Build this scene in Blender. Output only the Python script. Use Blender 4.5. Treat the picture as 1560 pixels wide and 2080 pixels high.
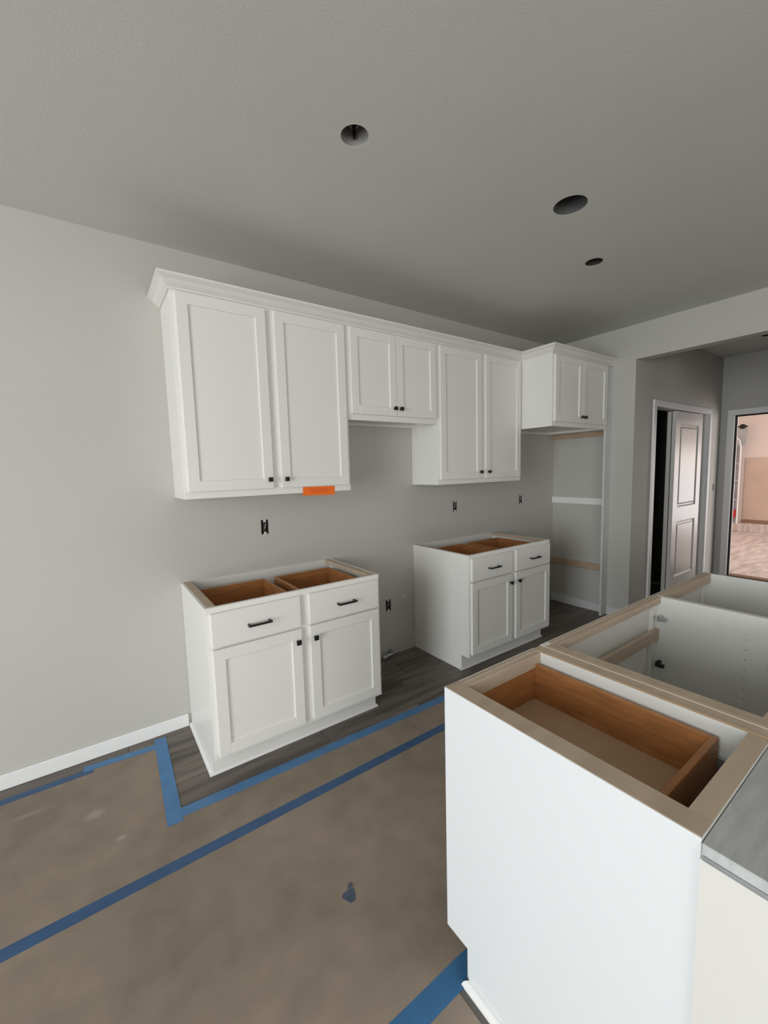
import bpy, bmesh, math, random
from mathutils import Vector, Matrix
random.seed(7)
for o in list(bpy.data.objects): bpy.data.objects.remove(o)
scn = bpy.context.scene
col = scn.collection

# ------------------------------------------------------------------ camera
F_PX = 838.03
R_ = Vector((0.815279, -0.578428, -0.027221)); U_ = Vector((0.080498, 0.066658, 0.994523)); F_ = Vector((0.573446, 0.813005, -0.100907))
cam = bpy.data.cameras.new('camera'); cam.sensor_fit = 'HORIZONTAL'; cam.sensor_width = 36.0
cam.lens = 36.0 * F_PX / 1560.0; cam.clip_start = 0.02
cam_o = bpy.data.objects.new('camera', cam); col.objects.link(cam_o)
m3 = Matrix((R_, U_, -F_)).transposed()
cam_o.matrix_world = Matrix.Translation((-0.3811, -2.6141, 1.4934)) @ m3.to_4x4()
scn.camera = cam_o

# ------------------------------------------------------------------ world, daylight, exposure
w = bpy.data.worlds.new('overcast_sky'); scn.world = w; w.use_nodes = True
w.node_tree.nodes['Background'].inputs[0].default_value = (0.80, 0.90, 1.0, 1)
w.node_tree.nodes['Background'].inputs[1].default_value = 1.0
def area(name, loc, target, sx, sy, power, color):
    l = bpy.data.lights.new(name, 'AREA'); l.shape = 'RECTANGLE'; l.size = sx; l.size_y = sy; l.energy = power; l.color = color
    o = bpy.data.objects.new(name, l); col.objects.link(o); o.location = loc
    o.rotation_euler = (Vector(target) - Vector(loc)).to_track_quat('-Z', 'Z').to_euler()
    return o
XL = -4.4; YR = -6.4
area('daylight_patio_door', (XL + .02, -3.0, 1.12), (0, -3.0, 1.12), 3.4, 2.1, 208, (0.915, 0.965, 0.985))
area('daylight_rear_window', (-1.2, YR + .02, 1.35), (-1.2, 0, 1.35), 3.0, 1.5, 76, (1.0, 0.97, 0.94))
area('daylight_garage_door', (12.19, -3.3, .55), (6, -3.3, .55), 2.6, 1.4, 52, (1.0, 0.91, 0.88))
area('garage_fill_light', (9.4, -4.85, 1.1), (9.4, 0, 1.1), 4.6, 2.1, 185, (1.0, 0.91, 0.865))  # added fill lamp to brighten the garage interior, not a real door
vs = scn.view_settings
vs.view_transform = 'Standard'; vs.look = 'None'; vs.gamma = 1.0; vs.use_curve_mapping = False
vs.exposure = 0.0

# ------------------------------------------------------------------ materials
def mat(name, color, rough=0.5, var=0.0, vscale=3.0, bump=0.0, bscale=200.0, metallic=0.0, grain=None, spec=0.5, rand=0.0, stretch=(1, 1, 1)):
    m = bpy.data.materials.new(name); m.use_nodes = True; nt = m.node_tree; N = nt.nodes; L = nt.links
    b = N['Principled BSDF']; b.inputs['Roughness'].default_value = rough; b.inputs['Metallic'].default_value = metallic
    b.inputs['Specular IOR Level'].default_value = spec
    b.inputs['Base Color'].default_value = (*color, 1)
    tc = N.new('ShaderNodeNewGeometry'); mp = N.new('ShaderNodeMapping'); L.new(tc.outputs['Position'], mp.inputs[0])
    mp.inputs['Scale'].default_value = stretch
    cur = None
    if var > 0:
        n = N.new('ShaderNodeTexNoise'); n.inputs['Scale'].default_value = vscale; n.inputs['Detail'].default_value = 6
        L.new(mp.outputs[0], n.inputs['Vector'])
        r = N.new('ShaderNodeValToRGB'); r.color_ramp.elements[0].position = .3; r.color_ramp.elements[1].position = .7
        r.color_ramp.elements[0].color = (*[c * (1 - var) for c in color], 1); r.color_ramp.elements[1].color = (*[min(1, c * (1 + var)) for c in color], 1)
        L.new(n.outputs['Fac'], r.inputs[0]); cur = r.outputs[0]
    if rand > 0:
        oi = N.new('ShaderNodeObjectInfo'); mr = N.new('ShaderNodeMapRange'); mr.inputs['To Min'].default_value = 1 - rand; mr.inputs['To Max'].default_value = 1 + rand
        L.new(oi.outputs['Random'], mr.inputs['Value'])
        h = N.new('ShaderNodeHueSaturation'); L.new(mr.outputs[0], h.inputs['Value'])
        if cur: L.new(cur, h.inputs['Color'])
        else: h.inputs['Color'].default_value = (*color, 1)
        cur = h.outputs[0]
        ad = N.new('ShaderNodeVectorMath'); ad.operation = 'ADD'
        cb = N.new('ShaderNodeCombineXYZ'); ml = N.new('ShaderNodeMath'); ml.operation = 'MULTIPLY'; ml.inputs[1].default_value = 37.
        L.new(oi.outputs['Random'], ml.inputs[0]); L.new(ml.outputs[0], cb.inputs[2]); L.new(mp.outputs[0], ad.inputs[0]); L.new(cb.outputs[0], ad.inputs[1])
        if var > 0: L.new(ad.outputs[0], n.inputs['Vector'])
    if cur: L.new(cur, b.inputs['Base Color'])
    if bump > 0:
        nb = N.new('ShaderNodeTexNoise'); nb.inputs['Scale'].default_value = bscale; nb.inputs['Detail'].default_value = 3
        L.new(mp.outputs[0], nb.inputs['Vector'])
        bp = N.new('ShaderNodeBump'); bp.inputs['Strength'].default_value = bump; bp.inputs['Distance'].default_value = .002
        L.new(nb.outputs['Fac'], bp.inputs['Height']); L.new(bp.outputs[0], b.inputs['Normal'])
    return m
M = {}
M['wall'] = mat('greige_wall_paint', (.50, .485, .452), .62, .02, 1.5, .25, 220)
M['ceil'] = mat('flat_ceiling_paint', (.61, .615, .58), .85, .02, 2., .2, 130)
M['white'] = mat('white_cabinet_paint', (.80, .785, .75), .38)
M['panelwhite'] = mat('white_end_panel', (.72, .735, .75), .45)
M['inner'] = mat('white_melamine_interior', (.72, .715, .68), .4)
M['trim'] = mat('white_trim_paint', (.80, .80, .79), .35)
M['crown'] = mat('crown_off_white', (.76, .735, .70), .4)
M['raw'] = mat('raw_plywood', (.50, .39, .29), .65, .12, 3., .1, 60, stretch=(1, 6, 12), rand=.06)
M['maple'] = mat('maple_edge', (.62, .42, .25), .5, .12, 4., stretch=(2, 6, 8))
M['honey'] = mat('honey_drawer_wood', (.36, .150, .050), .42, .22, 3., stretch=(3, 3, 22))
M['dbot'] = mat('drawer_bottom_wood', (.44, .30, .185), .5, .08, 4.)
M['pine'] = mat('pine_cleat', (.48, .34, .23), .6, .15, 3., stretch=(4, 2, 14))
M['vinyl'] = mat('grey_vinyl_plank', (.135, .112, .096), .45, .50, 2.8, .10, 60, rand=.14, stretch=(.8, 8, 8))
M['slab'] = mat('subfloor', (.12, .11, .10), .8)
M['tapeA'] = mat('blue_tape', (.075, .20, .40), .55, .10, 14., .15, 60)
M['tapeB'] = mat('navy_blue_tape', (.032, .088, .20), .5, .12, 14., .15, 60)
M['tapeC'] = mat('strong_blue_tape', (.034, .135, .29), .5, .1, 14., .15, 60)
M['tapeD'] = mat('faded_grey_blue_tape', (.060, .082, .125), .6, .2, 60.)
M['black'] = mat('matte_black_metal', (.006, .006, .007), .42)
M['dark'] = mat('dark_void', (.012, .010, .009), .9)
M['bronze'] = mat('dark_weatherstrip', (.012, .009, .008), .7)
M['steel'] = mat('galvanised_steel', (.45, .47, .49), .35, .1, 10., metallic=.7)
M['orange'] = mat('orange_sticker', (.93, .17, .015), .6)
M['ink'] = mat('sticker_ink', (.62, .07, .008), .6)
M['greyboard'] = mat('grey_primed_board', (.47, .48, .475), .6, .12, 5., .15, 40, stretch=(2, 14, 4))
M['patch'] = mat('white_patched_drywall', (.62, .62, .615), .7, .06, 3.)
M['box'] = mat('electrical_box', (.035, .028, .026), .7)
M['dev'] = mat('outlet_device', (.34, .33, .31), .6, .3, 60.)
M['garwall'] = mat('garage_wall_cream', (.78, .66, .60), .8)
M['gartan'] = mat('garage_wall_tan', (.60, .45, .36), .8, .08, 2.)
M['concrete'] = mat('garage_concrete', (.62, .52, .48), .75, .25, 3., .2, 20, stretch=(1, 5, 1))
M['tread'] = mat('brown_threshold', (.28, .16, .10), .6)
M['doorp'] = mat('door_semigloss', (.66, .635, .61), .27)
M['redplastic'] = mat('red_plastic', (.6, .03, .02), .4)
M['greypanel'] = mat('grey_metal_panel', (.30, .30, .33), .5, .3, 6.)
M['can_a'] = mat('grey_can_metal', (.30, .29, .28), .5)
M['can_b'] = mat('dark_can_metal', (.10, .10, .10), .5)
M['half'] = mat('half_wall_paint', (.66, .645, .605), .6, .01, 3.)
M['plyedge'] = mat('pale_ply_edge', (.68, .55, .42), .55)
M['pinkish'] = mat('dusty_cable_sheath', (.30, .22, .22), .6)
M['closet'] = mat('shade_darkened_closet_wall', (.10, .095, .085), .9)  # closet wall colour darkened to stand in for the shade inside
M['exterior'] = mat('exterior_frame', (.7, .7, .7), .5)

# floor protection paper: mottled, with a few pale smears
def paper_mat():
    m = mat('brown_floor_paper', (.26, .207, .160), .72, .17, 1.9, .35, 7.)
    nt = m.node_tree; N = nt.nodes; L = nt.links; b = N['Principled BSDF']
    src = b.inputs['Base Color'].links[0].from_socket
    n2 = N.new('ShaderNodeTexNoise'); n2.inputs['Scale'].default_value = 9; n2.inputs['Detail'].default_value = 8
    g = N.new('ShaderNodeNewGeometry'); L.new(g.outputs['Position'], n2.inputs['Vector'])
    mx = N.new('ShaderNodeMixRGB'); mx.blend_type = 'OVERLAY'; mx.inputs[0].default_value = .28
    L.new(src, mx.inputs[1]); L.new(n2.outputs['Fac'], mx.inputs[2]); cur = mx.outputs[0]
    for (cx, cy, rx, ry, amt) in ((-.485, -.463, .045, .035, .38), (-.396, -.676, .025, .02, .4), (-.725, -.282, .10, .018, .25), (.30, -1.02, .12, .09, .12)):
        mp = N.new('ShaderNodeMapping'); mp.inputs['Location'].default_value = (-cx / rx, -cy / ry, 0); mp.inputs['Scale'].default_value = (1 / rx, 1 / ry, 0)
        L.new(g.outputs['Position'], mp.inputs[0])
        ln = N.new('ShaderNodeVectorMath'); ln.operation = 'LENGTH'; L.new(mp.outputs[0], ln.inputs[0])
        ad = N.new('ShaderNodeMath'); ad.operation = 'ADD'; L.new(ln.outputs['Value'], ad.inputs[0])
        ms = N.new('ShaderNodeMath'); ms.operation = 'MULTIPLY'; ms.inputs[1].default_value = 1.6; L.new(n2.outputs['Fac'], ms.inputs[0]); L.new(ms.outputs[0], ad.inputs[1])
        mr = N.new('ShaderNodeMapRange'); mr.inputs['From Min'].default_value = 1.9; mr.inputs['From Max'].default_value = 1.0; mr.inputs['To Min'].default_value = 0; mr.inputs['To Max'].default_value = amt
        L.new(ad.outputs[0], mr.inputs['Value'])
        m2 = N.new('ShaderNodeMixRGB'); m2.inputs[2].default_value = (.50, .48, .45, 1); L.new(mr.outputs[0], m2.inputs[0]); L.new(cur, m2.inputs[1]); cur = m2.outputs[0]
    L.new(cur, b.inputs['Base Color'])
    return m
M['paper'] = paper_mat()

# ------------------------------------------------------------------ builders
ORG = {}
class B:
    def __init__(self): self.bm = bmesh.new()
    def box(self, x0, x1, y0, y1, z0, z1, bevel=0.0):
        x0, x1 = sorted((x0, x1)); y0, y1 = sorted((y0, y1)); z0, z1 = sorted((z0, z1))
        vs_ = [self.bm.verts.new(p) for p in ((x0, y0, z0), (x1, y0, z0), (x1, y1, z0), (x0, y1, z0), (x0, y0, z1), (x1, y0, z1), (x1, y1, z1), (x0, y1, z1))]
        fs = [self.bm.faces.new([vs_[i] for i in q]) for q in ((3, 2, 1, 0), (4, 5, 6, 7), (0, 1, 5, 4), (1, 2, 6, 5), (2, 3, 7, 6), (3, 0, 4, 7))]
        if bevel > 0:
            es = list({e for f in fs for e in f.edges})
            bmesh.ops.bevel(self.bm, geom=es, offset=bevel, segments=1, affect='EDGES', profile=.5)
        return self
    def prism(self, pts, axis, a, b):
        def P(p, h):
            return {'x': (h, p[0], p[1]), 'y': (p[0], h, p[1]), 'z': (p[0], p[1], h)}[axis]
        A = [self.bm.verts.new(P(p, a)) for p in pts]; Bv = [self.bm.verts.new(P(p, b)) for p in pts]
        n = len(pts)
        self.bm.faces.new(A); self.bm.faces.new(Bv[::-1])
        for i in range(n): self.bm.faces.new((A[i], Bv[i], Bv[(i + 1) % n], A[(i + 1) % n]))
        return self
    def loft(self, ringa, ringb):
        A = [self.bm.verts.new(p) for p in ringa]; Bv = [self.bm.verts.new(p) for p in ringb]; n = len(A)
        self.bm.faces.new(A); self.bm.faces.new(Bv[::-1])
        for i in range(n): self.bm.faces.new((A[i], Bv[i], Bv[(i + 1) % n], A[(i + 1) % n]))
        return self
    def tube(self, path, r, seg=12, cap=True):
        path = [Vector(p) for p in path]; rings = []
        up = None
        for i, p in enumerate(path):
            d = ((path[min(i + 1, len(path) - 1)] - p).normalized() + (p - path[max(i - 1, 0)]).normalized()).normalized()
            if up is None: up = d.orthogonal().normalized()
            up = (up - d * up.dot(d)).normalized(); s = d.cross(up)
            rr = r[i] if isinstance(r, (list, tuple)) else r
            rings.append([self.bm.verts.new(p + (up * math.cos(2 * math.pi * k / seg) + s * math.sin(2 * math.pi * k / seg)) * rr) for k in range(seg)])
        for a, b in zip(rings, rings[1:]):
            for k in range(seg): self.bm.faces.new((a[k], a[(k + 1) % seg], b[(k + 1) % seg], b[k]))
        if cap: self.bm.faces.new(rings[0][::-1]); self.bm.faces.new(rings[-1])
        return self
    def obj(self, name, material, parent=None, org=None, smooth=False):
        o_ = Vector(ORG[parent]) if parent is not None else None
        bm = self.bm
        bmesh.ops.recalc_face_normals(bm, faces=bm.faces)
        if parent is None:
            if org is None:
                xs = [v.co for v in bm.verts]
                org = ((min(p.x for p in xs) + max(p.x for p in xs)) / 2, (min(p.y for p in xs) + max(p.y for p in xs)) / 2, min(p.z for p in xs))
            o_ = Vector(org)
        bmesh.ops.translate(bm, verts=bm.verts, vec=-o_)
        me = bpy.data.meshes.new(name); bm.to_mesh(me); bm.free()
        me.materials.append(M[material])
        if smooth:
            for p in me.polygons: p.use_smooth = True
            try: me.set_sharp_from_angle(angle=math.radians(40))
            except Exception: pass
        o = bpy.data.objects.new(name, me); col.objects.link(o)
        if parent is None: o.location = o_
        else: o.parent = parent
        ORG[o] = tuple(o_)
        return o
def box(name, material, dims, parent=None, bevel=.0012):
    return B().box(*dims, bevel=bevel).obj(name, material, parent)
def thing(name, label, cat, loc, group=None):
    o = bpy.data.objects.new(name, None); o.empty_display_size = .1; col.objects.link(o); o.location = loc
    ORG[o] = tuple(loc); return tag(o, label, cat, group)
def tag(o, label, cat, group=None):
    o['label'] = label; o['category'] = cat
    if group: o['group'] = group
    return o
def struct(o, label=None):
    o['kind'] = 'structure'
    if label: o['label'] = label
    return o
def sroot(name, loc, label=None):
    o = bpy.data.objects.new(name, None); col.objects.link(o); o.location = loc; ORG[o] = tuple(loc); o['kind'] = 'structure'
    if label: o['label'] = label
    return o
def slab(bm_b, u0, u1, v0, v1, holes, fn, t0, t1):
    """flat slab on (u,v) with rectangular holes, between depths t0,t1; fn(u,v,t)->xyz"""
    bm = bm_b.bm
    us = sorted({u0, u1, *[h[0] for h in holes], *[h[1] for h in holes]}); us = [u for u in us if u0 <= u <= u1]
    vs_ = sorted({v0, v1, *[h[2] for h in holes], *[h[3] for h in holes]}); vs_ = [v for v in vs_ if v0 <= v <= v1]
    def solid(i, j):
        if i < 0 or j < 0 or i >= len(us) - 1 or j >= len(vs_) - 1: return False
        cu = (us[i] + us[i + 1]) / 2; cv = (vs_[j] + vs_[j + 1]) / 2
        return not any(h[0] < cu < h[1] and h[2] < cv < h[3] for h in holes)
    cache = {}
    def V(i, j, t):
        if (i, j, t) not in cache: cache[(i, j, t)] = bm.verts.new(fn(us[i], vs_[j], t))
        return cache[(i, j, t)]
    for i in range(len(us) - 1):
        for j in range(len(vs_) - 1):
            if not solid(i, j): continue
            for t in (t0, t1): bm.faces.new((V(i, j, t), V(i + 1, j, t), V(i + 1, j + 1, t), V(i, j + 1, t)))
            for (di, dj, a, b) in ((-1, 0, (i, j), (i, j + 1)), (1, 0, (i + 1, j), (i + 1, j + 1)), (0, -1, (i, j), (i + 1, j)), (0, 1, (i, j + 1), (i + 1, j + 1))):
                if not solid(i + di, j + dj): bm.faces.new((V(*a, t0), V(*b, t0), V(*b, t1), V(*a, t1)))
    return bm_b

# ------------------------------------------------------------------ dimensions (metres, kitchen wall is y = 0, floor z = 0)
ZC = 2.736; XR = 3.7306; YJ = -0.8085; ZH = 2.430; WT = .118
BH = .8746; BD = .609; TK = .118; TS = .087; UD = .303; ZB = 1.370; ZT = 2.413
XI = .394; YI = -1.7905; XF = 6.0
OUT = [(.515, 1.148), (2.235, 1.158), (3.165, 1.161), (1.481, .417)]
HW, HH = .0245, .047

# ------------------------------------------------------------------ structure
fl = B(); fl.box(XL, XF + .12, YR, -.885, -.15, 0); fl.box(XL, XF + .12, -.885, .12, -.15, -.006)
floor = struct(fl.obj('floor', 'slab', org=(0, 0, 0)), 'grey-brown vinyl plank floor')
rows = [(0.0, -.125), (-.125, -.305), (-.305, -.485), (-.485, -.665), (-.665, -.884)]
offs = [.35, -.35, .75, .05, -.55]
for (ya, yb), of in zip(rows, offs):
    x = -1.9 + of
    while x < XR:
        xa, xb = max(x, -1.9), min(x + 1.22, XR)
        if xb - xa > .03: B().box(xa + .0008, xb - .0008, yb + .0008, ya - .0008, -.0058, 0, bevel=.0008).obj('floor_plank', 'vinyl', floor)
        x += 1.22

wb = B()
slab(wb, XL, XR + .12, 0, ZC, [(x - HW, x + HW, z - HH, z + HH) for x, z in OUT], lambda u, v, t: (u, t, v), 0, .12)
struct(wb.obj('wall_back', 'wall', org=(0, 0, 0)), 'pale greige kitchen wall behind the cabinets')

wr = B()
slab(wr, -6.4, -.0005, 0, ZC, [(-1.95, YJ, -1, ZH)], lambda u, v, t: (t, u, v), XR, XR + WT)  # unseen end of the opening narrowed to keep window light off the far wall
struct(wr.obj('wall_right', 'wall', org=(XR, 0, 0)), 'end wall with wide cased opening to the hall')

# ceiling with three round cut-outs
CANS = [(.525, -1.206, .052), (1.607, -1.420, .076), (2.262, -1.190, .050)]
HC = (5.26, -1.36, .05)
cb = B()
sq = .11
holes = [(cx - sq, cx + sq, cy - sq, cy + sq) for cx, cy, r in CANS + [HC]]
slab(cb, XL, XF + .12, YR, .12, holes, lambda u, v, t: (u, v, t), ZC, ZC + .02)
for cx, cy, r in CANS + [HC]:
    n = 48; ci = []; so = []; ct = []
    for k in range(n):
        a = 2 * math.pi * k / n; c, s = math.cos(a), math.sin(a); m = sq / max(abs(c), abs(s))
        ci.append(cb.bm.verts.new((cx + r * c, cy + r * s, ZC))); so.append(cb.bm.verts.new((cx + m * c, cy + m * s, ZC))); ct.append(cb.bm.verts.new((cx + r * c, cy + r * s, ZC + .02)))
    for k in range(n):
        q = (k + 1) % n
        cb.bm.faces.new((ci[k], ci[q], so[q], so[k])); cb.bm.faces.new((ci[k], ct[k], ct[q], ci[q]))
struct(cb.obj('ceiling', 'ceil', org=(0, 0, ZC)), 'flat grey ceiling with round light cut-outs')

wl = B(); slab(wl, YR, .12, 0, ZC, [(-4.7, -1.3, .04, 2.2)], lambda u, v, t: (t, u, v), XL - .12, XL)
struct(wl.obj('wall_left', 'wall', org=(XL, 0, 0)))
wre = B(); slab(wre, XL, XR + WT, 0, ZC, [(-2.7, .3, .6, 2.1)], lambda u, v, t: (u, t, v), YR - .12, YR)
struct(wre.obj('wall_rear', 'wall', org=(0, YR, 0)))
# window frames (behind the camera)
wf = sroot('window_1', (XL, -3.0, .04), 'sliding patio door')
for a, b in ((-4.7, -4.64), (-3.03, -2.97), (-1.36, -1.3)): box('window_frame', 'exterior', (XL - .09, XL - .04, a, b, .04, 2.2), wf)
for a, b in ((.04, .1), (2.14, 2.2)): box('window_frame', 'exterior', (XL - .0895, XL - .0405, -4.64, -1.36, a, b), wf)
wf = sroot('window_2', (-1.2, YR, .6), 'rear window')
for a, b in ((-2.7, -2.65), (-1.225, -1.175), (.25, .3)): box('window_frame', 'exterior', (a, b, YR - .09, YR - .04, .6, 2.1), wf)
for a, b in ((.6, .65), (2.05, 2.1)): box('window_frame', 'exterior', (-2.65, .25, YR - .0895, YR - .0405, a, b), wf)

# baseboards
struct(box('baseboard_left', 'trim', (XL, -.016, -.013, -.0003, 0, .076), bevel=.003), 'white baseboard along the kitchen wall')
struct(box('baseboard_right', 'patch', (XR - .013, XR - .0003, -.584, -.0005, 0, .085), bevel=.003), 'white baseboard inside the refrigerator alcove')
struct(box('baseboard_pier', 'patch', (XR - .013, XR - .0003, YJ, -.607, 0, .085), bevel=.003), 'white baseboard on the short pier')

# hall: closet wall, far wall with door opening, side wall, closet box
D1 = (4.165, 5.60, 2.04)
hw = B(); slab(hw, XR + WT + .0005, XF, 0, ZC, [(D1[0] - .018, D1[1] + .018, -1, D1[2] + .018), (5.862 - .016, 5.862 + .016, 1.173 - .04, 1.173 + .04)], lambda u, v, t: (u, t, v), YJ, YJ + WT)
struct(hw.obj('wall_hall', 'wall', org=(4.9, YJ, 0)), 'grey hall wall with sliding closet doors')
D2 = (-1.87, -.945, 2.035)
fw = B(); slab(fw, -6.4, .3, 0, ZC, [(D2[0] - .02, D2[1] + .02, -1, D2[2] + .02)], lambda u, v, t: (t, u, v), XF, XF + .12)
struct(fw.obj('wall_far', 'wall', org=(XF, 0, 0)), 'far hall wall with doorway to the garage')
hs = B().box(XR + WT, XF, -4.2, -4.1, 0, ZC); struct(hs.obj('wall_hall_side', 'wall'))
YC = 1.6  # closet back pushed deeper to keep the inside dark
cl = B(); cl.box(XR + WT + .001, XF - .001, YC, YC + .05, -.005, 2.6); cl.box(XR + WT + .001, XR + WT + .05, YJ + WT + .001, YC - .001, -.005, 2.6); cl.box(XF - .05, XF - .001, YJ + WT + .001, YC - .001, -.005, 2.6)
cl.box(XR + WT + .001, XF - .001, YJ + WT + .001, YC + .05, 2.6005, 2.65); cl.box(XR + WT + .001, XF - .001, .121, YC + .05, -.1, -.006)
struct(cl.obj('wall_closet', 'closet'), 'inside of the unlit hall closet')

# closet bypass doors = door_1
d1 = sroot('door_1', ((D1[0] + D1[1]) / 2, YJ, 0), 'sliding two-panel closet doors standing partly open')
CW = .062
for xa, xb in ((D1[0] - CW, D1[0]), (D1[1], D1[1] + CW)): box('door_casing', 'trim', (xa, xb, YJ - .016, YJ - .0005, 0, D1[2]), d1, .003)
box('door_casing', 'trim', (D1[0] - CW, D1[1] + CW, YJ - .016, YJ - .0005, D1[2] + .0005, D1[2] + CW), d1, .003)
for xa, xb in ((D1[0] - .0175, D1[0]), (D1[1], D1[1] + .0175)): box('door_jamb', 'trim', (xa, xb, YJ, YJ + WT, 0, D1[2]), d1)
box('door_jamb', 'trim', (D1[0] - .0175, D1[1] + .0175, YJ, YJ + WT, D1[2] + .0005, D1[2] + .0175), d1)
def panel_leaf(name, x0, x1, yf, th, z0, z1):
    """two-panel moulded slab facing -y"""
    b = B(); S = .115
    pan = [(z0 + .21, z0 + .83), (z0 + .99, z1 - .13)]
    slab(b, x0, x1, z0, z1, [(x0 + S, x1 - S, a, c) for a, c in pan], lambda u, v, t: (u, t, v), yf, yf + th * .5)
    lf = b.obj(name, 'doorp', d1)
    box('door_core', 'doorp', (x0, x1, yf + th * .5 + .0003, yf + th, z0, z1), lf, 0)
    for a, c in pan:
        # sunk bevel round a raised field
        p = B(); X0, X1 = x0 + S, x1 - S; g = .012
        def ring(i, y): return [(X0 + i, y, a + i), (X1 - i, y, a + i), (X1 - i, y, c - i), (X0 + i, y, c - i)]
        levels = [ring(.0005, yf + .001), ring(.014, yf + g), ring(.026, yf + g), ring(.045, yf + .003)]
        vv = [[p.bm.verts.new(q) for q in r_] for r_ in levels]
        for r0, r1 in zip(vv, vv[1:]):
            for k in range(4): p.bm.faces.new((r0[k], r0[(k + 1) % 4], r1[(k + 1) % 4], r1[k]))
        p.bm.faces.new(vv[-1])
        p.obj('door_panel', 'doorp', lf)
    return lf
panel_leaf('door_leaf', 4.705, 5.452, YJ + .012, .036, .012, 2.03)
panel_leaf('door_leaf', 4.712, 5.46, YJ + .062, .036, .012, 2.03)

# doorway to the garage = door_2
d2 = sroot('door_2', (XF, (D2[0] + D2[1]) / 2, 0), 'white-cased doorway opening onto the garage')
for ya, yb in ((D2[1], D2[1] + .066), (D2[0] - .066, D2[0])): box('door_casing', 'trim', (XF - .016, XF - .0005, ya, yb, 0, D2[2]), d2, .003)
box('door_casing', 'trim', (XF - .016, XF - .0005, D2[0] - .066, D2[1] + .066, D2[2] + .0005, D2[2] + .066), d2, .003)
for ya, yb in ((D2[1], D2[1] + .0195), (D2[0] - .0195, D2[0])): box('door_jamb', 'trim', (XF, XF + .13, ya, yb, 0, D2[2]), d2)
box('door_jamb', 'trim', (XF, XF + .13, D2[0] - .0195, D2[1] + .0195, D2[2] + .0005, D2[2] + .0195), d2)
box('weatherstrip', 'bronze', (XF + .02, XF + .045, D2[1] - .018, D2[1] - .0005, .081, D2[2] - .001), d2, 0)
box('weatherstrip', 'bronze', (XF + .02, XF + .045, D2[0], D2[1] - .0185, D2[2] - .018, D2[2] - .001), d2, 0)
box('threshold', 'tread', (XF + .0, XF + .13, D2[0], D2[1] - .0005, 0, .080), d2, .004)

# garage
GX = 12.2; GZ = -.18
g = B().box(XF + .121, GX + .1, -5.0, .95, GZ - .1, GZ); struct(g.obj('floor_garage', 'concrete'), 'streaked concrete garage floor')
g = slab(B(), -5.0, .95, GZ, 2.8, [(-4.6, -2.0, GZ - 1, 1.26)], lambda u, v, t: (t, u, v), GX, GX + .1); wg = struct(g.obj('wall_garage', 'garwall'), 'cream garage wall with tan lower panels')
for k in range(2): box('wall_board', 'gartan', (GX - .014, GX - .0005, .43 - 1.2 * (k + 1) + .001, .43 - 1.2 * k - .001, .10, 1.545), wg, .001)
box('base_strip', 'tread', (GX - .03, GX - .0005, -1.97, .43, .02, .095), wg, .002)  # dark brown strip along the foot of the tan boards
box('kerb', 'concrete', (GX - .16, GX - .0005, -1.97, .95, GZ + .0005, .018), wg, .004)
g = B().box(XF + .13, GX, .95, 1.05, GZ, 2.8); struct(g.obj('wall_garage_side', 'garwall'))
g = B().box(XF + .121, GX + .1, -5.0, 1.05, 2.8, 2.9); struct(g.obj('ceiling_garage', 'ceil'))
# overhead-door hardware on the far garage wall
t = thing('garage_door_track', 'curved steel overhead-door track seen through the far doorway', 'door track', (GX - .2, .52, GZ))
box('track_panel', 'greypanel', (GX - .19, GX - .165, .50, .68, .03, 2.05), t)
pth = [(GX - .24, .475, .0)] + [(GX - .24, .475, 1.78)] + [(GX - .24, .475 + .11 * (1 - math.cos(a)), 1.78 + .25 * math.sin(a)) for a in (.3, .6, .9, 1.2, 1.5)]
B().tube(pth, .016, 8).obj('track_rail', 'trim', t, smooth=True)
box('top_bracket', 'steel', (GX - .2, GX - .17, .385, .56, 1.83, 2.24), t)
B().tube([(GX - .24, .47, 2.27), (GX - .16, .47, 2.27)], .055, 14).obj('pulley', 'black', t, smooth=True)
B().tube([(GX - .2, .38, 2.27), (GX - .2, .62, 2.27)], .016, 8).obj('torsion_shaft', 'black', t)
for z in (.55, 1.0, 1.4): box('track_bracket', 'steel', (GX - .215, GX - .19, .50, .62, z, z + .05), t)
box('sensor', 'redplastic', (GX - .24, GX - .19, .51, .60, .16, .33), t)

# ------------------------------------------------------------------ cabinets
def knob(x, z, yfront, s, parent):
    """square black knob on a short post; s=-1 faces -y"""
    b = B(); b.box(x - .006, x + .006, yfront, yfront + s * .016, z - .006, z + .006); b.box(x - .0125, x + .0125, yfront + s * .016, yfront + s * .025, z - .0125, z + .0125, bevel=.0012)
    return b.obj('knob', 'black', parent)
def pull(x, z, yfront, s, parent, ln=.118):
    b = B(); b.box(x - ln / 2, x + ln / 2, yfront + s * .024, yfront + s * .034, z - .005, z + .005, bevel=.0012)
    for e in (-1, 1):
        xx = x + e * (ln / 2 - .008); b.box(xx - .005, xx + .005, yfront, yfront + s * .025, z - .005, z + .005)
    return b.obj('pull_handle', 'black', parent)
def shaker(x0, x1, z0, z1, yb_, s, parent, kn=None, name='door'):
    S = .055; th = .0195
    b = B()
    for a, c in ((x0, x0 + S), (x1 - S, x1)): b.box(a, c, yb_, yb_ + s * th, z0, z1, bevel=.0013)
    for a, c in ((z0, z0 + S), (z1 - S, z1)): b.box(x0 + S, x1 - S, yb_, yb_ + s * th, a, c, bevel=.0013)
    d = b.obj(name, 'white', parent)
    box('door_panel', 'white', (x0 + S - .0002, x1 - S + .0002, yb_ + s * .002, yb_ + s * .011, z0 + S - .0002, z1 - S + .0002), d, 0)
    if kn: knob(kn[0], kn[1], yb_ + s * th, s, d)
    return d
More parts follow.
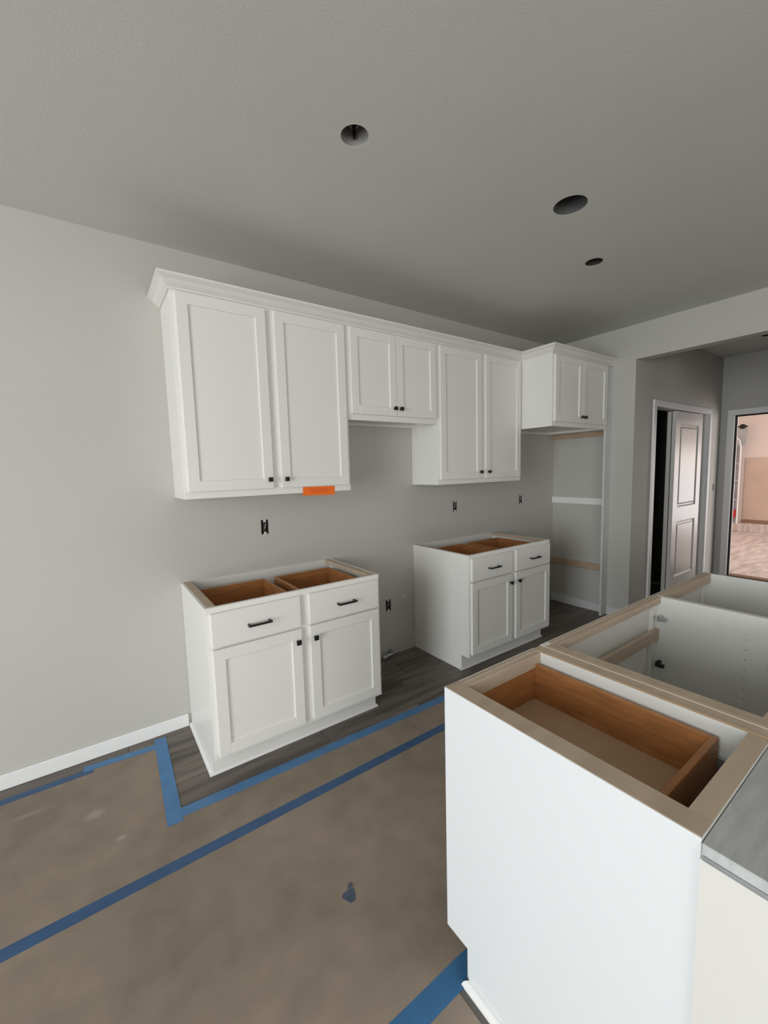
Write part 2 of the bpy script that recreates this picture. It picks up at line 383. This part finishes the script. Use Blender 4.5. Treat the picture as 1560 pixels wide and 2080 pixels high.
def drawer(x0, x1, z0, z1, yb_, s, parent, bx, tf, with_pull=True):
    """slab drawer front plus its wooden box; bx=(x0,x1,y0,y1,z0,z1) box outer limits"""
    b = B().box(x0, x1, yb_, yb_ + s * .0195, z0, z1, bevel=.0018)
    d = b.obj('drawer', 'white', parent)
    if with_pull: pull((x0 + x1) / 2, .761, yb_ + s * .0195, s, d)
    X0, X1, Y0, Y1, Z0, Z1 = bx; Y0, Y1 = sorted((Y0, Y1)); q = .014
    b = B(); b.box(X0, X0 + q, Y0, Y1, Z0, Z1, bevel=.0015); b.box(X1 - q, X1, Y0, Y1, Z0, Z1, bevel=.0015)
    b.box(X0 + q, X1 - q, Y0, Y0 + q, Z0, Z1, bevel=.0015); b.box(X0 + q, X1 - q, Y1 - q, Y1, Z0, Z1, bevel=.0015)
    b.obj('drawer_box', 'honey', d)
    box('drawer_bottom', 'dbot', (X0 + q, X1 - q, Y0 + q, Y1 - q, Z0 + .012, Z0 + .018), d, 0)
    return d
def base_cabinet(label, x0, x1, yb, s, group=None, ndoor=2, drawers=True, front=True, cleats=(1, 1), dbox_top=.838, dbox_back=.10, clw=.04, raw_frame=False, slides=True):
    """s=-1: front faces -y.  yb is the back plane."""
    Y = lambda t_: yb + s * t_
    root = thing('base_cabinet', label, 'cabinet', ((x0 + x1) / 2, Y(BD / 2), 0), group)
    D = BD; p = .013
    prof = [(Y(0), 0), (Y(D - TS), 0), (Y(D - TS), TK), (Y(D - .019), TK), (Y(D - .019), BH - .0004), (Y(0), BH - .0004)]
    B().prism(prof, 'x', x0, x0 + p).obj('side_panel', 'inner' if raw_frame else 'white', root)
    B().prism(prof, 'x', x1 - p, x1).obj('side_panel', 'inner' if raw_frame else 'white', root)
    box('back_panel', 'inner', (x0 + p, x1 - p, Y(0), Y(.010), TK, BH - .001), root, 0)
    box('bottom_panel', 'inner', (x0 + p, x1 - p, Y(.010), Y(D - .019), TK, TK + .013), root, 0)
    box('toe_kick', 'white', (x0, x1, Y(D - TS), Y(D - TS + .012), 0, TK - .0005), root, 0)
    sw = .040
    for a, c in ((x0, x0 + sw), (x1 - sw, x1)): box('stile', 'white', (a, c, Y(D - .0188), Y(D), TK, BH), root)
    if ndoor == 2: box('stile', 'white', ((x0 + x1) / 2 - .045, (x0 + x1) / 2 + .045, Y(D - .0188), Y(D), TK + .04, BH - .032 if drawers else .655), root)
    for a, c in ((TK, TK + .04), (.655, .70), (BH - .032, BH)):
        if a > .6 and a < .7 and ndoor == 2 and drawers:
            for xa, xb in ((x0 + sw, (x0 + x1) / 2 - .045), ((x0 + x1) / 2 + .045, x1 - sw)): box('rail', 'white', (xa, xb, Y(D - .0188), Y(D), a, c), root)
        else: box('rail', 'white', (x0 + sw, x1 - sw, Y(D - .0188), Y(D), a, c), root)
    if cleats[0]:   # raw wood top cleats along the sides
        box('side_cleat', 'raw', (x0 + p, x0 + p + clw, Y(.010), Y(D - .0192), BH - .024, BH - .0006), root)
    if cleats[1]:
        box('side_cleat', 'raw', (x1 - p - clw, x1 - p, Y(.010), Y(D - .0192), BH - .024, BH - .0006), root)
    # doors and drawers
    gap = .05; ins = .020
    if ndoor == 2:
        mid = (x0 + x1) / 2; spans = [(x0 + ins, mid - gap / 2), (mid + gap / 2, x1 - ins)]
        kx = [mid - gap / 2 - .025, mid + gap / 2 + .025]
    else: spans = [(x0 + ins, x1 - ins)]; kx = [x0 + ins + .025]
    for (a, c), k in zip(spans, kx):
        shaker(a, c, .14, .672, Y(D + .0003), s, root, (k, .607))
        if drawers:
            drawer(a, c, .684, .848, Y(D + .0003), s, root, (max(a, x0 + p + clw * cleats[0] + .014) if a < x0 + .1 else a + .006, min(c, x1 - p - clw * cleats[1] - .014) if c > x1 - .1 else c - .006, Y(dbox_back), Y(D - .022), .705, dbox_top), None)
        elif a == spans[0][0]:
            box('false_drawer_front', 'white', (a, spans[-1][1], Y(D + .0003), Y(D + .0198), .684, .848), root, .0018)
    if drawers and slides:
        for xx in (x0 + p + .0005, x1 - p - .0125): box('drawer_slide', 'steel', (xx, xx + .012, Y(.06), Y(D - .03), .75, .79), root, 0)
    return root
def shoe(root, pts_path, side):
    """quarter-round shoe moulding, path in xy; side = outward unit normals per segment"""
    for (a, b), n in zip(zip(pts_path, pts_path[1:]), side):
        a = Vector((*a, 0)); b = Vector((*b, 0)); n = Vector((*n, 0)); up = Vector((0, 0, 1))
        pr = [(0, 0)] + [(.015 * math.cos(q), .019 * math.sin(q)) for q in [i * math.pi / 12 for i in range(7)]]
        d = (b - a).normalized()
        def R(p, e): return [p + n * u + up * v + d * (e * u) for u, v in pr]
        B().loft(R(a, -1), R(b, 1)).obj('shoe_moulding', 'trim', root, smooth=True)

W = .980
b1 = base_cabinet('white two-door base cabinet with open top, nearest the corner of blue tape', 0.0, W, -.0008, -1, 'base cabinets along the wall')
shoe(b1, [(0 - .0005, -.015), (0 - .0005, -(BD - TS) - .001)], [(-1, 0)])
shoe(b1, [(-.0005, -(BD - TS) - .0015), (W, -(BD - TS) - .0015)], [(0, -1)])
b2 = base_cabinet('white two-door base cabinet beside the refrigerator alcove, farther from camera', 1.751, 1.751 + W, -.0008, -1, 'base cabinets along the wall', clw=.02)
shoe(b2, [(1.752, -(BD - TS) - .0015), (1.751 + W, -(BD - TS) - .0015)], [(0, -1)])

def upper_cabinet(label, x0, x1, z0, depth, gap, group='wall cabinets', ndoor=2):
    Y = lambda t_: -.0008 - t_
    root = thing('wall_cabinet', label, 'cabinet', ((x0 + x1) / 2, -depth / 2, z0), group)
    p = .013; z1 = ZT; x0 += .0004; x1 -= .0004
    for a, c in ((x0, x0 + p), (x1 - p, x1)): box('side_panel', 'white', (a, c, Y(0), Y(depth - .019), z0, z1), root, .0008)
    box('bottom_panel', 'white', (x0 + p, x1 - p, Y(.0005), Y(depth - .019), z0 + .022, z0 + .034), root, 0)
    box('back_rail', 'white', (x0 + p, x1 - p, Y(.0005), Y(.016), z0 + .001, z0 + .0215), root, 0)
    box('top_panel', 'raw', (x0 + p, x1 - p, Y(.0005), Y(depth - .019), z1 - .025, z1 - .012), root, 0)
    sw = .042; D = depth
    for a, c in ((x0, x0 + sw), (x1 - sw, x1)): box('stile', 'white', (a, c, Y(D - .0188), Y(D), z0, z1), root)
    for a, c in ((z0, z0 + .042), (z1 - .04, z1)): box('rail', 'white', (x0 + sw, x1 - sw, Y(D - .0188), Y(D), a, c), root)
    mid = (x0 + x1) / 2
    if gap > .03: box('stile', 'white', (mid - .045, mid + .045, Y(D - .0188), Y(D), z0 + .042, z1 - .04), root)
    ins = .021
    shaker(x0 + ins, mid - gap / 2, z0 + .0385, 2.391, Y(D + .0003), -1, root, (mid - gap / 2 - .024, z0 + .088))
    shaker(mid + gap / 2, x1 - ins, z0 + .0385, 2.391, Y(D + .0003), -1, root, (mid + gap / 2 + .024, z0 + .088))
    return root
u1 = upper_cabinet('tall white wall cabinet with an orange sticker on its lower rail', .003, .990, ZB, UD, .05)
upper_cabinet('short white wall cabinet above the range gap', .990, 1.754, 1.820, UD, .004)
upper_cabinet('tall white wall cabinet between the short one and the refrigerator cabinet', 1.754, 2.745, ZB, UD, .05)
upper_cabinet('deep short white cabinet bridging the refrigerator alcove', 2.745, 3.621, 1.8175, .605, .004)

# crown moulding, mitred
ct = thing('crown_moulding', 'off-white crown moulding running along the tops of the wall cabinets', 'moulding', (1.8, -.3, 2.40))
prof = [(.0008, 2.402), (.006, 2.402), (.010, 2.410), (.016, 2.414), (.026, 2.424), (.036, 2.437), (.046, 2.444), (.052, 2.448), (.056, 2.450), (.056, 2.462), (.0008, 2.462)]
path = [(.003, -.0008), (.003, -UD - .0008), (2.745, -UD - .0008), (2.745, -.6058), (XR - .0008, -.6058)]
nrm = [(-1, 0), (0, -1), (-1, 0), (0, -1)]
def mit(i, off):
    p = Vector(path[i]); ns = []
    if i > 0: ns.append(Vector(nrm[i - 1]))
    if i < len(nrm): ns.append(Vector(nrm[i]))
    return p + off * (ns[0] if len(ns) == 1 else ns[0] + ns[1])
for i in range(4):
    ra = [(*mit(i, o_), z) for o_, z in prof]; rb = [(*mit(i + 1, o_), z) for o_, z in prof]
    B().loft(ra, rb).obj('moulding_length', 'crown', ct)

# filler beside the alcove, cleats on the alcove wall
tag(box('filler_panel', 'patch', (3.6225, XR - .0008, -.6055, -.5865, .0005, 2.400)), 'tall narrow white filler panel at the alcove edge', 'filler panel')
tag(box('wall_batten', 'trim', (XR - .019, XR - .0006, -.5855, -.001, 1.092, 1.157)), 'white-painted batten across the alcove wall', 'batten', 'battens on the alcove wall')
tag(box('wall_batten', 'pine', (XR - .019, XR - .0006, -.5855, -.001, .425, .490)), 'bare wood batten low on the alcove wall', 'batten', 'battens on the alcove wall')
tag(box('wall_batten', 'pine', (XR - .019, XR - .0006, -.5855, -.001, 1.766, 1.8165)), 'bare wood batten tucked under the refrigerator cabinet', 'batten', 'battens on the alcove wall')

# ------------------------------------------------------------------ island
IY = YI - BD      # back plane of island cabinets
XA, XB_ = .809, .846     # right side of the first cabinet, left side of the sink base
c1 = base_cabinet('nearest island base cabinet with white end panel and open honey-wood drawer', XI + .0065, XA, IY, 1, 'island base cabinets', ndoor=1, dbox_top=.842, dbox_back=.085, clw=.034, cleats=(1, 0), raw_frame=True)
PY = lambda t_: IY + t_
prof_e = [(PY(0), .0), (PY(BD - TS), 0), (PY(BD - TS), TK), (PY(BD), TK), (PY(BD), BH - .0006), (PY(0), BH - .0006)]
B().prism(prof_e, 'x', XI, XI + .006).obj('end_panel', 'panelwhite', c1)
def cap(x0, x1, y0, y1, root, m='raw', name='top_edge'): box(name, m, (x0, x1, y0, y1, BH - .0002, BH + .0009), root, 0)
cap(XI + .0012, XI + .0525, IY + .0005, YI - .0008, c1)
cap(XI + .053, XA - .0135, IY + .0005, IY + .036, c1)
cap(XI + .053, XA - .0005, YI - .0185, YI - .0055, c1)
box('back_cleat', 'raw', (XI + .055, XA - .0135, IY + .0105, IY + .036, BH - .024, BH - .0006), c1)
box('front_cleat', 'raw', (XI + .055, XA - .0135, YI - .0385, YI - .0192, BH - .045, BH - .0006), c1)
cap(XA - .013, XA - .0095, IY + .0005, YI - .0195, c1, 'maple'); cap(XA - .0085, XA - .0045, IY + .0005, YI - .0195, c1, 'plyedge'); cap(XA - .0040, XA - .0008, IY + .0005, YI - .0195, c1, 'maple')
box('spacer_rail', 'raw', (XA + .0005, XB_ - .0005, IY + .0005, YI - .003, BH - .06, BH - .0006), c1)
shoe(c1, [(XI - .0005, YI - TS + .001), (XI - .0005, IY + .002)], [(-1, 0)])
c2 = base_cabinet('wide island sink-base cabinet with empty white interior', XB_, 1.743, IY, 1, 'island base cabinets', drawers=False, clw=.040, cleats=(1, 0), raw_frame=True)
cap(XB_ + .0005, XB_ + .0035, IY + .0005, YI - .0195, c2, 'plyedge'); cap(XB_ + .0045, XB_ + .009, IY + .0005, YI - .0195, c2, 'raw'); cap(XB_ + .0098, XB_ + .0128, IY + .0005, YI - .0195, c2, 'plyedge')
cap(XB_ + .0405, 1.743 - .0405, YI - .0185, YI - .0055, c2)
cap(1.743 - .0400, 1.7425, YI - .0185, YI - .0055, c2)
box('back_cleat', 'raw', (XB_ + .0535, 1.743 - .0135, IY + .0105, IY + .034, BH - .024, BH - .0006), c2)
cap(XB_ + .0135, 1.743 - .0135, IY + .0005, IY + .0100, c2)
box('front_cleat', 'raw', (XB_ + .0535, 1.743 - .0135, YI - .0385, YI - .0192, BH - .03, BH - .0006), c2)
box('mid_rail_back', 'raw', (XB_ + .0135, 1.743 - .0135, YI - .0365, YI - .0192, .668, .722), c2)
for z in (.780, .562):
    b = B(); b.box(1.690, 1.7295, YI - .052, YI - .0385, z - .011, z + .011, bevel=.002); b.box(1.684, 1.7, YI - .075, YI - .0525, z - .007, z + .007)
    b.obj('hinge', 'black' if z < .7 else 'steel', c2)
for yy in (-2.14,):
    for k in range(10):
        z = .77 - k * .042
        B().tube([(1.7285, yy, z), (1.7302, yy, z)], .0026, 8).obj('shelf_pin_hole', 'dev', c2)
c3 = base_cabinet('farthest island base cabinet, its open top nearest the hall', 1.744, 2.385, IY, 1, 'island base cabinets', drawers=False, ndoor=2, clw=.02, cleats=(0, 0), raw_frame=True)
box('back_cleat', 'raw', (1.744 + .0135, 2.385 - .0135, IY + .0105, IY + .034, BH - .024, BH - .0006), c3)
box('front_cleat', 'raw', (1.744 + .0135, 2.385 - .0135, YI - .0385, YI - .0192, BH - .05, BH - .0006), c3)
cap(1.745, 2.384, YI - .0185, YI - .0055, c3)

# half wall behind the island with grey top plate
hwall = B().box(XI - .006, 2.60, IY - .165, IY - .0008, 0, BH - .032)
hwall = struct(hwall.obj('wall_island', 'half'), 'white drywalled half wall backing the island cabinets')
box('top_plate', 'greyboard', (XI - .004, 2.60, IY - .160, IY - .001, BH - .0318, BH - .006), hwall, .002)
box('corner_bead', 'steel', (XI - .0090, XI - .0045, IY - .1645, IY - .004, BH - .0315, BH - .0245), hwall, .001)

# ------------------------------------------------------------------ electrical boxes, pipe, patch
def outlet(x, y, z, label, group='uncovered wall boxes', hw=HW, hh=HH):
    t = thing('electrical_box', label, 'wall box', (x, y, z - hh), group)
    b = B(); e = .0006; d = .05
    b.box(x - hw + e, x - hw + .003, y + .004, y + d, z - hh + e, z + hh - e); b.box(x + hw - .003, x + hw - e, y + .004, y + d, z - hh + e, z + hh - e)
    b.box(x - hw + .003, x + hw - .003, y + .004, y + d, z - hh + e, z - hh + .003); b.box(x - hw + .003, x + hw - .003, y + .004, y + d, z + hh - .003, z + hh - e)
    b.box(x - hw + .003, x + hw - .003, y + d - .003, y + d, z - hh + .003, z + hh - .003)
    b.obj('box_shell', 'box', t)
    if hw > .02:
        b = B()
        for sgn in (-1, 1):
            zc = z + sgn * (hh - .008)
            b.prism([(x - .010, zc - .008), (x + .012, zc - .006), (x + .008, zc + .007), (x - .006, zc + .007)], 'y', y + .001, y + .004)
        b.obj('mounting_ear', 'patch', t)
        b = B(); b.box(x - .0085, x + .0105, y + .010, y + .014, z - .036, z + .036); b.obj('device_yoke', 'box', t)
        b = B(); b.tube([(x - .003, y + .006, z - .012), (x + .006, y + .004, z + .004), (x + .009, y + .008, z + .022)], .0035, 6); b.obj('cable_end', 'dev', t)
    return t
outlet(OUT[0][0], 0, OUT[0][1], 'uncovered outlet box on the wall above the nearer base cabinet')
outlet(OUT[1][0], 0, OUT[1][1], 'uncovered outlet box above the farther base cabinet')
outlet(OUT[2][0], 0, OUT[2][1], 'uncovered outlet box inside the refrigerator alcove')
outlet(OUT[3][0], 0, OUT[3][1], 'uncovered outlet box low in the range gap')
outlet(5.862, YJ, 1.173, 'small uncovered switch box beside the hall closet', hw=.016, hh=.04)

t = thing('gas_stub', 'capped metal pipe stub at the floor in the range gap', 'pipe', (1.45, -.04, 0))
B().tube([(1.485, -.0005, .040), (1.485, -.035, .040), (1.478, -.052, .040), (1.46, -.058, .038), (1.41, -.06, .034)], .0125, 12).obj('pipe', 'steel', t, smooth=True)
B().tube([(1.405, -.06, .034), (1.372, -.06, .032)], .017, 8).obj('pipe_cap', 'steel', t)
B().tube([(1.485, -.012, .040), (1.485, -.024, .040)], .018, 10).obj('collar', 'steel', t)
tag(B().tube([(1.637, -.0004, .46), (1.637, -.004, .46), (1.637, -.006, .46)], [.017, .015, .006], 16).obj('wall_plug', 'patch', smooth=True), 'small round white plug on the wall in the range gap', 'plug')

# ------------------------------------------------------------------ recessed light cans
names = ['nearest round light cut-out with loose wires above the tall wall cabinet', 'largest round light cut-out in the middle of the ceiling', 'smallest round junction-box opening in the ceiling toward the hall', 'round light cut-out in the hall ceiling']
for i, ((cx, cy, r), lb) in enumerate(zip(CANS + [HC], names)):
    t = thing('recessed_light', lb, 'light fitting', (cx, cy, ZC), 'light openings in the ceiling')
    b = B(); n = 32; h = .12 if i != 2 else .05
    rr = r - .0008
    rings = [[b.bm.verts.new((cx + q * math.cos(2 * math.pi * k / n), cy + q * math.sin(2 * math.pi * k / n), z)) for k in range(n)] for q, z in ((rr, ZC + .001), (rr, ZC + h), (.0, ZC + h), (rr + .0007, ZC + h + .001), (rr + .0007, ZC + .001))]
    for a, c in ((0, 1), (3, 4), (4, 0)):
        for k in range(n): b.bm.faces.new((rings[a][k], rings[a][(k + 1) % n], rings[c][(k + 1) % n], rings[c][k]))
    bmesh.ops.remove_doubles(b.bm, verts=rings[2], dist=.001)
    b.obj('housing', ('can_a', 'can_b', 'box', 'box')[i], t, smooth=True)
    B().tube([(cx, cy, ZC + h - .004), (cx, cy, ZC + h)], rr - .001, n).obj('housing_top', 'box', t)
    if i in (0, 2):
        B().tube([(cx - .01, cy - .01, ZC + h - .005), (cx + .012, cy + .004, ZC + .05), (cx + .004, cy + .012, ZC + .03), (cx - .012, cy + .016, ZC + .07)], .0045, 8).obj('wire', 'black', t, smooth=True)
        B().tube([(cx + .02, cy - .012, ZC + h - .005), (cx + .026, cy - .004, ZC + .06), (cx + .014, cy + .01, ZC + .04)], .0045, 8).obj('wire', 'dev', t, smooth=True)
    if i == 0:
        B().tube([(cx - .030, cy + .010, ZC + .085), (cx - .016, cy + .020, ZC + .055), (cx + .002, cy + .022, ZC + .048), (cx + .010, cy + .012, ZC + .075)], .009, 8).obj('cable_bundle', 'pinkish', t, smooth=True)
        B().tube([(cx + .018, cy + .030, ZC + .095), (cx + .020, cy + .034, ZC + .020)], [.007, .005], 8).obj('mounting_clip', 'black', t)
    if i == 1:
        B().tube([(cx + .02, cy + .0, ZC + h - .005), (cx + .02, cy + .01, ZC + .06)], .018, 12).obj('socket', 'black', t, smooth=True)

# ------------------------------------------------------------------ orange sticker
stk = thing('sticker', 'bright orange paper sticker under the right door of the tall cabinet', 'sticker', (.762, -.306, 1.35))
yy = -UD - .0008 - .0006
B().prism([(.655, 1.3535), (.870, 1.349), (.872, 1.404), (.656, 1.4055)], 'y', yy - .0004, yy).obj('sticker_sheet', 'orange', stk)
for z, a, c in ((1.389, .70, .83), (1.380, .69, .84), (1.371, .71, .82)):
    B().prism([(a, z - .0015), (c, z - .003), (c, z), (a, z + .0015)], 'y', yy - .0007, yy - .00045).obj('print_line', 'ink', stk)

# ------------------------------------------------------------------ floor protection paper and tape
PT = .0016
def flat(name, pts, z0, z1, m): return B().prism(pts, 'z', z0, z1).obj(name, m)
def edgy(pts_a, pts_b, n=24, jit=.0008):
    """strip between two edges with slightly ragged borders"""
    out = []
    for (p, q) in (pts_a, pts_b):
        for k in range(n + 1):
            f = k / n; out.append((p[0] + (q[0] - p[0]) * f + random.uniform(-jit, jit), p[1] + (q[1] - p[1]) * f + random.uniform(-jit, jit)))
    return out
tag(flat('floor_paper', [(XL + .05, -.105), (-.178, -.11), (-.178, -.692), (3.55, -.775), (3.55, -.949), (XL + .05, -.949)], .0003, PT, 'paper'), 'brown protection paper strip cut around the base cabinets', 'floor paper', 'floor protection paper')
tag(flat('floor_paper', [(XL + .05, -.9495), (3.55, -.9495), (3.55, -1.70), (.60, -1.838), (XL + .05, -1.838)], .0003, PT, 'paper'), 'brown protection paper sheet between the two long tape seams', 'floor paper', 'floor protection paper')
tag(flat('floor_paper', [(XL + .05, -1.8385), (.36, -1.8385), (.36, -2.66), (3.5, -2.66), (3.5, YR + .05), (XL + .05, YR + .05)], .0003, PT, 'paper'), 'brown protection paper sheet beside the island end panel', 'floor paper', 'floor protection paper')
z = PT + .0002
def tape(label, a, b, m, zz=z): return tag(flat('tape_strip', edgy(a, b), zz, zz + .0003, m), label, 'tape', 'blue tape on the floor')
tape('dark blue tape along the wall at the left edge of the photo', ((-2.2, -.128), (-.49, -.137)), ((-.49, -.094), (-2.2, -.085)), 'tapeB')
tape('short lighter blue tape beside the baseboard, joining the cross strip', ((-.53, -.108), (-.19, -.135)), ((-.19, -.089), (-.53, -.06)), 'tapeA', z + .0004)
tape('short blue tape strip running out from the wall left of the cabinet', ((-.232, -.738), (-.170, -.742)), ((-.148, -.045), (-.206, -.040)), 'tapeA', z + .0009)
tape('lighter blue tape seam just in front of the base cabinets', ((-.21, -.716), (3.5, -.815)), ((3.5, -.765), (-.21, -.658)), 'tapeA', z + .0005)
tape('long dark blue tape seam across the middle of the floor', ((-2.5, -.978), (3.4, -.972)), ((3.4, -.926), (-2.5, -.925)), 'tapeB')
tape('broad bright blue tape seam running under the island toe kick', ((-1.8, -1.879), (.385, -1.872)), ((.5, -1.806), (-1.8, -1.804)), 'tapeC', z)
scrap = B(); n = 11
pts = [(.247 + (.026 + .01 * math.sin(3 * a)) * math.cos(a) * .8, -1.452 + (.03 + .008 * math.cos(2 * a)) * math.sin(a)) for a in [2 * math.pi * k / n for k in range(n)]]
scrap.prism(pts, 'z', z, z + .0008)
scrap.prism([(.252, -1.425), (.272, -1.43), (.268, -1.412)], 'z', z + .0009, z + .005)
tag(scrap.obj('tape_scrap', 'tapeD'), 'tiny torn scrap of blue tape alone on the brown paper', 'tape scrap')
